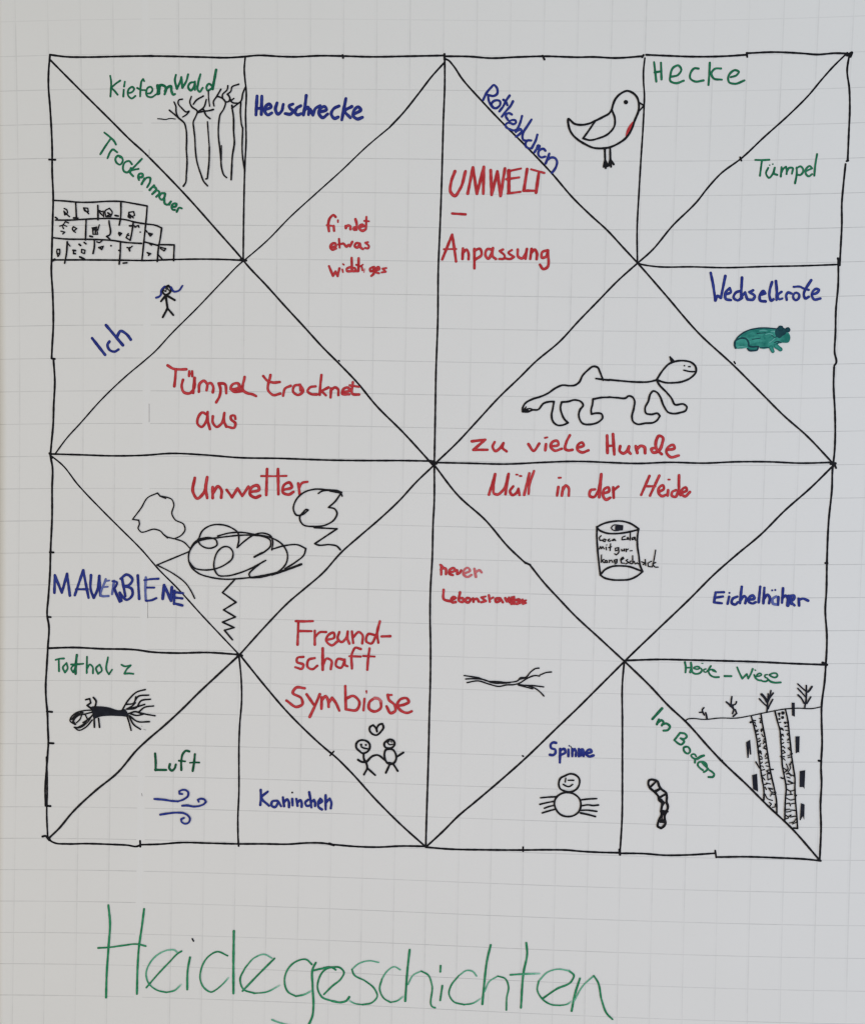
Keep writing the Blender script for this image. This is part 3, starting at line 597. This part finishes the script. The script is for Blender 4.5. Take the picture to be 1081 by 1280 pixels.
WS = (60, 240, 6.359)
wl = doodle('stone_wall_drawing', 'black', WS, 1.9, """40,65 130,70 250,80 350,80 470,73 590,75 680,90 790,110 785,180 770,330 760,430 748,545; 60,222 180,222 300,215 420,210 520,210 620,220 700,240 780,253 860,265 905,285 895,360 880,440 870,552; 36,362 130,372 300,375 420,378 520,385 620,400 745,408; 765,395 880,425; 880,418 940,418 1005,420 1000,545; w2.4:40,545 55,535;
 222,80 228,205 205,205 240,208; 398,105 400,220; 582,78 578,210 568,262; 305,220 300,380; 487,228 485,345 468,352 495,375; 680,240 665,340 655,385; 155,395 150,480 135,565; 370,375 370,440 360,488; 578,405 575,500 568,572""", 'black doodled wall of three stepped courses of stones')
doodle('stone_scribbles', 'black', WS, 1.5, """130,130 150,140 158,165 135,182 128,150 140,165 172,195; w2:60,200 75,210; 285,125 318,128 322,155 292,148 285,130 325,172; 400,140 425,175 442,190; 405,145 430,155; 440,150 445,195; 490,128 455,150 462,195 500,195 512,160 490,128; w2:478,165 498,178 475,188; w2:535,185 560,190; 645,160 682,155 690,185 655,200 645,172 680,205; w2:640,190 655,205; 645,160 640,200;
 95,270 120,263; 120,263 140,235 165,245; 120,260 150,272; 125,290 118,275; 105,310 135,318 120,332; 205,275 230,290 205,310 195,290 205,275; 205,310 220,320; 352,285 390,278 360,300 398,302 410,260; 357,285 360,335 397,335 388,292; 380,290 378,335; w2.2:335,350 355,355; o2:572,330; 565,320 588,328 572,347 562,330; 630,340 645,345; 640,330 622,362 650,380; w2:650,268 675,268; 690,278 720,265 725,280; 685,265 700,280; o1:735,318; w1.7:780,305 790,318; 800,325 832,333 815,350 800,328; o0.8:815,335;
 75,455 95,455 95,490 82,512 72,475 75,455; 80,485 95,490; 155,402 178,430; w2:200,462 220,465; w2:205,488 220,490; 205,465 205,490; w2:250,415 262,425; 270,455 297,462 292,490 268,480 270,455; w2:290,400 305,412; w2.2:255,515 290,532; 390,395 410,402 432,385; 405,440 442,430 430,458 405,442; 420,440 425,455; o1.2:503,427; 630,440 650,445 672,430; w2:645,450 652,467; 652,440 650,460; 790,480 820,490 800,505; 790,480 805,495; w1.8:565,463 575,468; w2:600,565 630,562; w1.6:810,412 825,422; 895,438 938,450 925,468 895,448; w1.7:880,500 915,540""", None, wl)

WBd = (700, 100, 9.008)
bd = doodle('bird_drawing', 'black', WBd, 2.4, '95,435 160,490 240,503 320,490 400,455 480,415 555,370 580,330 592,285 620,215 690,145 755,120 820,145 860,185 885,260 882,340 840,450 800,560 740,650 650,715 560,755 470,768 370,760 280,720 200,670 130,600 105,550 95,435', 'black outlined small bird facing right')
doodle('wing', 'black', WBd, 2.2, '582,335 615,430 612,510 540,605 430,655 330,675 258,655 320,570 390,465', None, bd)
doodle('beak', 'black', WBd, 1.9, '888,252 945,285 890,345', None, bd)
doodle('eye', 'black', WBd, 2, 'o2.8:740,247', None, bd)
doodle('breast_patch', 'red', WBd, 2, 'p:825,462 785,500 748,570 738,645 785,585 815,530', 'red coloured breast patch', bd)
doodle('leg', 'black', WBd, 2.3, '502,770 506,900; 506,890 490,975; 506,890 512,990; 506,900 535,965; w1.7:506,930 525,975', None, bd)
doodle('leg', 'black', WBd, 2.3, '562,760 565,900; 565,890 545,965; 565,890 572,975; 565,895 602,948', None, bd)

WIc = (105, 345, 8.315)
fg = doodle('stick_figure_drawing', 'black', WIc, 2.4, '880,100 832,122 815,165 848,195 885,180 905,130 880,100; w1.1:850,132 870,120; w1.1:842,158 872,132; w1.2:860,110 885,150; w1:835,150 855,162; 850,200 870,335; 870,335 820,428; 870,335 930,405; 848,205 802,262; 860,200 945,250', 'black small stick figure with blue hair')
doodle('hair', 'blue', WIc, 2.2, '840,108 805,145 800,195 780,215 752,224; 905,115 935,160 985,152 1025,100', 'blue flowing hair', fg)

WTo = (910, 395, 12.01)
td = doodle('toad_drawing', 'teal', WTo, 2.2, 'p:88,440 110,365 200,265 320,205 450,178 600,178 710,190 740,215 800,240 890,240 930,330 905,392 800,402 750,418 700,470 630,478 500,488 460,470 400,518 300,512 290,490 200,488 112,482', 'teal coloured toad sitting in profile')
doodle('colouring_strokes', 'teal', WTo, 1.3, 'm:470,222 520,215 580,222; m:640,235 690,230 712,258; 260,320 420,300 560,330; m:560,275 620,262 660,275; 300,370 420,330 540,350 640,310; m:620,395 670,360 700,330; 340,430 460,400 580,420; m:140,465 200,460 280,474; 200,300 300,250 400,215', None, td)
doodle('outline', 'dark_teal', WTo, 1.5, '100,470 108,370 200,268 320,208 450,182 600,180 710,190; w1:480,480 560,470 630,475; w1.1:690,400 740,380 790,400; w1.1:700,430 760,395; w0.9:650,290 700,320 720,310; w0.9:430,262 560,250; w0.9:360,350 480,330', None, td)
doodle('head', 'dark_teal', WTo, 2.0, 'p:715,190 760,165 830,175 880,215 860,265 810,300 770,330 715,300', None, td)
doodle('eye', 'dark_teal', WTo, 2.0, 'o3.7:785,185', None, td)
doodle('eye', 'dark_teal', WTo, 2.0, 'o3.3:893,205', None, td)
doodle('hind_leg', 'dark_teal', WTo, 1.9, '110,480 95,440 108,370 150,345 220,330 265,342 300,390 312,450 350,460 450,458 430,510 380,518 310,512 290,490', None, td)
doodle('front_leg', 'teal', WTo, 4.2, '640,470 668,530; w4.8:715,450 782,500', None, td)

WD1, WD2 = (640, 440, 8.315), (750, 440, 8.315)
dg = doodle('dog_drawing', 'black', WD1, 2.2, '945,292 915,215 885,157 840,150 790,185 735,240 690,320 650,345 600,350 520,345 450,375 370,430 290,465 210,490 130,540 108,590 110,620 170,618 210,602 265,600 330,532 400,515 435,515 420,600 410,650 430,730 465,758 540,755 580,735 545,700 515,640 502,570 515,520 580,515 650,498 720,520 738,550 705,600 692,650 730,740 830,750 900,725 940,680 930,645 880,635 825,645 820,610 835,540 840,490 920,474 1010,470; 870,275 940,285 1010,292', 'black outlined long dog standing in profile')
doodle('paw_marks', 'black', WD1, 1.5, '110,602 150,592 190,588 215,600; 145,570 120,602; 120,612 165,600', None, dg)
doodle('foreparts', 'black', WD2, 2.2, '95,288 200,298 400,312 500,310 590,290; 590,300 610,335 690,420 740,480 775,545 870,543 900,570 890,605 830,630 760,640 710,628 660,560 620,460 590,420 550,405 525,430 500,510 465,590 475,635 530,648 600,640 620,665 590,710 560,730 470,740 380,748 340,720 330,680 350,580 355,500 335,468 290,458 270,475 180,475 90,468', None, dg)
hd = doodle('head', 'black', WD2, 2.2, '585,290 650,190 720,120 790,95 870,90 950,110 990,150 995,205 950,260 860,305 750,320 680,318 595,292; w2:740,100 725,50 765,95; w2:735,75 745,108', None, dg)
doodle('face', 'black', WD2, 1.7, 'o1:875,142; o1:927,152; w1.5:918,152 935,152; 868,188 930,202 992,204', None, dg)

doodle('cloud_drawing', 'black', (155, 605, 6.4), 1.5, '335,115 290,95 270,72 190,110 140,190 70,283 120,290 125,320 115,355 130,378 250,362 290,375 330,415 400,438; 290,97 340,105 385,125 400,160 385,240 410,285 480,325 490,365 460,410 405,438 480,465 530,515; w1.9:320,405 350,430; w1.7:525,540 265,648; 265,648 400,720 500,800 540,860 567,915', 'thin black small cloud outline with a pointed tail')
WC5 = (220, 645, 6.006)
sc = doodle('storm_cloud_drawing', 'black', WC5, 1.8, """170,175 200,110 260,72 340,65 420,90 465,125 473,180 460,238 520,185 590,140 650,128 715,155 727,190 720,255; 720,250 820,222 920,218 975,245 965,285 900,345 820,395; 315,150 400,128 490,123 600,140 720,165 800,215 838,290 830,350 780,410 700,445 560,462 480,470 380,475 260,460 170,430 115,380 95,310 110,250 160,195 220,175 300,165 380,155 480,145 590,145 660,155 710,185 710,225 670,265 590,307;
 w2.2:110,250 140,200 190,170; 190,170 250,162 305,185 310,215 270,240 215,235 180,210 165,175; 100,345 140,390 210,405 290,398 370,365 425,315 428,270 400,235 365,230 320,260 290,330 290,400 320,445 380,450 470,430 570,390 675,333; 625,365 580,400 550,440 560,462 690,440 820,405 940,360; w2.5:720,440 800,415 942,362; w2.2:560,462 640,458 720,435; w2.2:590,307 650,275""", 'black large scribbled storm cloud')
doodle('lightning_bolt', 'black', WC5, 1.9, 's:440,480 350,575 452,648 358,705 447,758 350,797 438,838 365,858 425,930', 'black zigzag lightning bolt', sc)
c2 = doodle('cloud_drawing', 'black', (230, 575, 5.148), 1.9, '865,215 885,202 930,195 1010,212 1018,232; 1015,208 985,198 920,192 840,188 770,210 720,260 705,320 725,355 765,350 800,322 790,318 765,340 745,370 760,410 840,428 920,415 970,380 985,340 970,315 930,305 970,270 1010,215; w2.2:940,198 1012,212', 'black curled cloud with a small bolt below')
doodle('lightning_bolt', 'black', (230, 575, 5.148), 1.9, '840,435 985,443 842,538 860,546 940,545 985,555 1007,578', None, c2)

WTh = (60, 810, 7.721)
dl = doodle('log_drawing', 'navy', WTh, 2.0, 'p:415,575 500,563 580,572 700,600 740,590 770,625 780,655 700,658 600,655 500,665 445,682 428,622', 'dark filled log with frayed root ends')
doodle('root_strands', 'black', WTh, 1.8, """715,605 780,500 860,425 940,402; 760,545 830,532 850,472; 830,535 870,470 975,455; 760,590 815,560 845,530; 770,592 850,580 900,510 990,495; 780,588 870,565 935,545; 780,635 840,615 920,640 860,652 790,632; 885,612 930,575 1020,560; 880,625 960,642 1035,655; 790,655 860,708 980,712; 765,655 785,720 805,795; 785,655 830,740 895,785""", None, dl)
doodle('twig_tangle', 'black', WTh, 1.6, """w2:365,500 405,490 415,530 380,555 420,585; w2:440,478 465,510 455,575; w2.2:448,680 450,765; w2:490,680 500,765; 425,600 350,605 270,630 220,680 215,700 265,740; 250,690 300,650 350,640 430,620; 240,720 250,680 330,618; 230,690 280,640 340,625; 280,720 310,690 330,640; 430,650 380,720 300,770 255,765 300,795 360,770 430,695; 360,640 385,690 340,740 285,770; 340,720 400,680 440,640; 262,680 250,712 270,735""", None, dl)
doodle('smudge', 'grey', WTh, 0.6, '925,785 945,792; 905,752 910,760', None, dl)

WCn = (735, 640, 10.81)
cn = doodle('drink_can_drawing', 'black', WCn, 2.1, '115,205 200,160 330,128 440,122 570,155 680,225; 115,200 140,235 230,280 380,292 520,275 682,238; 120,200 116,320 125,480 140,650 155,780 165,850; 680,225 665,340 665,460 685,600 700,720 735,805; 165,850 220,785 330,735 440,728 580,745 660,775 735,805 660,865 560,910 440,920 300,912 210,885 162,850', 'black outlined drink can with three lines of writing')
doodle('pull_tab', 'navy', WCn, 1.4, '310,215 330,187 465,185 460,240 330,240 310,215; P:365,185 470,182 460,245 360,240', None, cn)
doodle('can_lettering', 'black', WCn, 1.35, """175,320 150,350 160,385 195,380; 215,365 195,388 225,402 240,372 215,365; 288,365 265,380 275,395 302,390; 345,365 320,385 345,385 355,365 370,388; 500,325 460,345 455,375 505,370; 532,342 520,370 550,368 532,342; 570,270 565,382; 628,340 590,352 592,375 620,365 632,340 640,385;
 150,500 165,465 178,498 195,468 215,498; 240,475 247,512; o0.8:250,445; 302,430 295,520; 275,482 315,470; 402,482 365,490 368,525 402,512 412,480 407,555 378,580 358,565; 450,505 455,525 478,520 487,500 490,527; 510,500 515,537; 515,518 540,500; w1.2:565,525 592,523;
 180,580 175,680; 212,640 180,660 217,685; 230,655 225,682 258,682 250,655 230,655; 285,650 285,682; 285,665 315,650 330,682; 382,642 350,652 355,680 382,668 392,640 385,688 362,702; 440,655 480,628 468,610 440,640 450,690 490,692; 532,640 510,655 545,680 508,702; 577,660 555,688 587,702; 600,590 600,697; 605,680 620,665 632,702; 640,702 660,685 675,702 700,695; 720,672 772,692 740,712; 770,642 775,722; 855,665 805,690 810,735 857,742; 910,515 885,660 865,742; 910,682 870,702 900,742 945,745""", None, cn)

doodle('twig_drawing', 'black', (570, 825, 8.315), 1.6, '85,162 150,172 230,185 330,220 420,225 560,232 650,208 665,188 720,182 780,120 830,88 860,85; 100,198 200,195 300,207 370,235 480,242 560,237; 115,235 230,218 340,250 450,275 520,260 610,255 660,240 740,190 830,162 865,168; 870,157 940,130 990,125; 640,252 700,262 800,267 910,280; 650,262 720,280 795,300; 740,265 830,300 880,340 912,375; w1.9:655,200 730,182', 'black forked twig of several strands')

WCp = (435, 895, 13.51)
doodle('heart_drawing', 'black', WCp, 2.2, '490,265 465,195 425,155 372,188 365,240 400,295 475,325 560,260 600,190 580,132 530,145 490,200 490,265', 'black small heart between two stick figures')
m1 = doodle('stick_figure_drawing', 'black', WCp, 2.3, '250,408 190,418 145,460 143,540 190,590 240,628 320,610 368,540 362,470 310,422 250,408; 262,630 275,740 300,780 325,870 270,990; 325,880 460,1000; 170,740 220,772 310,780; 310,780 430,672 485,660 630,748', 'black stick figure with a round head holding hands')
doodle('face', 'black', WCp, 1.8, 'o1.6:222,487; o1.4:303,490; 225,520 260,540 330,555', None, m1)
m2 = doodle('stick_figure_drawing', 'black', WCp, 2.3, '715,398 652,422 612,470 622,520 680,545 750,532 788,470 770,420 715,398; 700,560 642,570 615,640 625,720 660,790 720,815 780,790 815,720 800,630 760,572 700,560; 700,830 640,960; 770,820 840,930; 825,690 935,618; 690,790 740,800', 'black stick figure with an oval body')
doodle('face', 'black', WCp, 1.5, '668,450 700,485 755,478; w1.3:722,432 740,442; 655,440 690,430', None, m2)

WSp = (670, 920, 11.636)
sp = doodle('spider_drawing', 'black', WSp, 2.1, '490,552 420,580 358,612 330,720 350,768 410,800 520,810 590,770 630,690 625,620 570,567 490,552; 440,822 360,842 290,900 265,980 290,1070 350,1140 440,1172 540,1160 620,1100 650,1000 632,920 560,850 440,822; P:395,797 520,807 510,835 400,830', 'black smiling spider with a round body')
doodle('face', 'black', WSp, 1.7, '430,615 423,670; 465,645 545,645; 395,705 435,728 475,738 530,705', None, sp)
for s in ('65,900 180,890 290,885', '55,995 160,970 265,950', '120,1052 180,1030 260,1010', '90,1120 170,1095 265,1070', '655,930 760,918 880,912', '660,1017 760,1003 820,1012 905,1005', '640,1082 740,1080 880,1097', 'w2.2:645,1120 760,1145 860,1172'):
    doodle('leg', 'black', WSp, 1.9, s, None, sp)

WHd = (845, 815, 5.689)
gd = doodle('ground_drawing', 'black', WHd, 1.3, '65,490 80,478 105,474 200,480 310,470 430,470 520,455 640,430 780,405 860,400 970,402 1030,390', 'thin black ground line with burrows below')
doodle('plant_drawing', 'navy', (870, 865, 18.017), 1.7, '75,460 135,458; 170,355 135,400 148,460 178,520; w2.1:210,470 230,540 240,612', 'small black forked seedling on the ground line')
doodle('plant_drawing', 'navy', (870, 865, 18.017), 1.8, '800,105 788,190 782,265; w1.9:675,225 740,280 800,340 850,395; 905,220 880,275 830,295; P:740,265 850,280 840,330 860,390 820,380 740,320; 845,400 815,490; w2:875,400 910,485; 905,480 875,510 830,550', 'black sprouting plant with a bent stem')
doodle('plant_drawing', 'navy', (945, 850, 14.41), 1.7, 'w1.9:190,570 203,420 210,340; w2.8:95,260 150,320 195,400; 55,340 120,410 185,470; 210,250 210,350; 262,190 245,270 215,350; 305,235 250,310 210,390; 295,350 250,430 210,520', 'black plant with feathered leaves')
doodle('plant_drawing', 'navy', (945, 850, 14.41), 1.7, 'w1.9:870,495 890,400 900,250 900,100; 745,70 820,140 890,200; 745,150 820,230 890,310; w2:750,270 810,330 860,420; w2.4:1000,120 960,180 930,215; 980,305 940,370 910,425', 'black tallest plant at the right edge')
WTu = (920, 880, 8.0)
doodle('soil_mark', 'navy', (945, 850, 14.41), 1.0, 'P:635,408 690,410 693,662 642,640', 'dark short bar crossing the ground line')
for s in ('P:97,385 138,357 150,505 137,508 130,440 122,540 110,540', 'P:157,712 207,698 217,880 205,870 168,852', 'P:590,325 632,322 628,490 618,480 600,492 594,495', 'P:634,672 688,662 680,850 668,830 632,832', 'P:645,992 682,1005 678,1160 664,1120 640,1165 634,1160'):
    doodle('soil_mark', 'navy', WTu, 1.0, s, 'dark short filled bar in the soil beside the burrows')

def rungs(L, Rr, n0, n1, t0, t1, rng):
    """short pen ticks inside a burrow"""
    out = []
    def at(pts, t):
        y = pts[0][1] + (pts[-1][1] - pts[0][1]) * t
        for a, b in zip(pts, pts[1:]):
            if a[1] <= y <= b[1]:
                u = (y - a[1]) / max(1e-6, b[1] - a[1]); return a[0] + (b[0] - a[0]) * u, y
        return pts[-1]
    for i in range(n0):
        t = t0 + (t1 - t0) * (i + .5) / n0
        for side, e in ((1, L), (-1, Rr)):
            x, y = at(e, min(1, max(0, t + rng.uniform(-.01, .01))))
            ln = rng.uniform(n1 * .6, n1)
            out.append('w%.1f:%.0f,%.0f %.0f,%.0f %.0f,%.0f' % (rng.uniform(1.0, 1.5), x, y, x + side * ln * .55, y + rng.uniform(-14, 14) - 6, x + side * ln, y + rng.uniform(-22, 16)))
    return ';'.join(out)
pp = lambda s: [tuple(float(q) for q in p.split(',')) for p in s.split()]
L1, R1 = '150,125 170,200 200,330 220,480 235,600 255,740 275,860 275,960', '245,95 265,220 290,350 310,480 330,610 350,720 380,850 400,960 405,1090'
L2, R2 = '385,70 410,170 435,260 445,380 452,500 460,620 480,730 498,840 490,950 485,1100 485,1180', '490,50 515,170 525,260 540,400 550,500 570,640 585,740 585,850 590,960 600,1080 612,1245'
rng = random.Random(5)
b1 = doodle('burrow_drawing', 'black', WTu, 1.8, L1 + ';' + R1 + '; w1.6:195,580 230,640; 335,655 368,655; w2:140,185 168,170; w1.8:375,885 395,888', 'black ladder-like left burrow with hatching', gd)
doodle('hatching', 'black', WTu, 1.3, rungs(pp(L1), pp(R1), 16, 36, 0.02, 0.62, rng) + '; 245,665 280,655; 262,720 290,705; 265,735 285,760; w1.3:270,810 305,800; 285,830 300,855; 285,900 310,945 360,965; 330,985 350,1000 335,1020; 360,1035 385,1030 390,1000; 300,670 335,690; 310,690 315,760 345,745; 300,790 340,800; 320,840 350,880; w2:330,845 360,850; 350,900 385,905; 340,920 360,880', None, b1)
b2 = doodle('burrow_drawing', 'black', WTu, 1.8, L2 + ';' + R2 + '; 612,1245 570,1240; w1.6:445,735 462,745 480,740; w2.2:440,325 446,327; w2.4:446,525 455,530; w2:545,495 556,497; w2:585,910 597,914', 'black ladder-like right burrow with hatching', gd)
doodle('hatching', 'black', WTu, 1.3, 'o1.7:428,98; o2.2:465,90; o1.4:430,150; o1.9:462,135; o1.3:485,185; o1:430,120;' + rungs(pp(L2), pp(R2), 12, 37, 0.10, 0.46, rng) + '; 500,600 515,650 475,690; 530,600 540,640 515,680; 470,640 500,660; 500,700 530,690 545,720; 525,700 575,720; 505,730 535,740; w2:520,770 560,790; 500,800 525,805; 540,800 580,790; 500,850 540,870 585,860; 540,870 545,900; 500,910 560,905; 500,940 540,960 590,950; 495,1000 530,990 540,1020; 545,1000 590,990; 490,1060 530,1050; 500,1080 545,1075; 540,1060 595,1065; 490,1110 520,1130 545,1110; 490,1150 520,1140; 540,1130 600,1120; 530,1190 570,1180 595,1150; 560,1200 605,1180', None, b2)

WWm = (800, 960, 15.06)
wm = doodle('worm_drawing', 'black', WWm, 2.6, '220,215 165,235 150,290 180,370 280,460 340,540 355,610 400,650 395,800 400,880 360,960 330,1050 325,1090 390,1135 440,1100 475,1030 460,960 460,900 490,830 520,730 495,640 500,550 490,475 400,400 360,350 320,250 220,215', 'black segmented worm')
doodle('segment_band', 'black', WWm, 2.4, '300,250 205,345; w2.8:360,400 275,445; w2.6:470,495 370,555; w2.4:390,595 440,650; P:390,640 440,655 485,640 430,720 395,722; w3:390,815 510,820; P:365,970 470,965 475,1040 360,1035; P:395,830 490,835 455,900 400,890; w1.6:410,890 405,960; w1.6:450,890 448,960', None, wm)

doodle('wind_drawing', 'blue', (180, 930, 11.636), 2.2, 'w2.4:155,800 300,812 400,828 500,835; 500,835 590,800 645,750 645,700 610,672 560,668 515,688 520,725 560,728; w2.4:560,898 640,895 720,910 800,905; 800,905 880,870 905,840 880,808 825,797 785,812 800,842; w2.4:240,1028 340,1012 440,1000 560,1000; 560,1000 630,1030 672,1090 650,1145 600,1160 550,1130 545,1092 585,1075', 'blue curled gusts of wind')
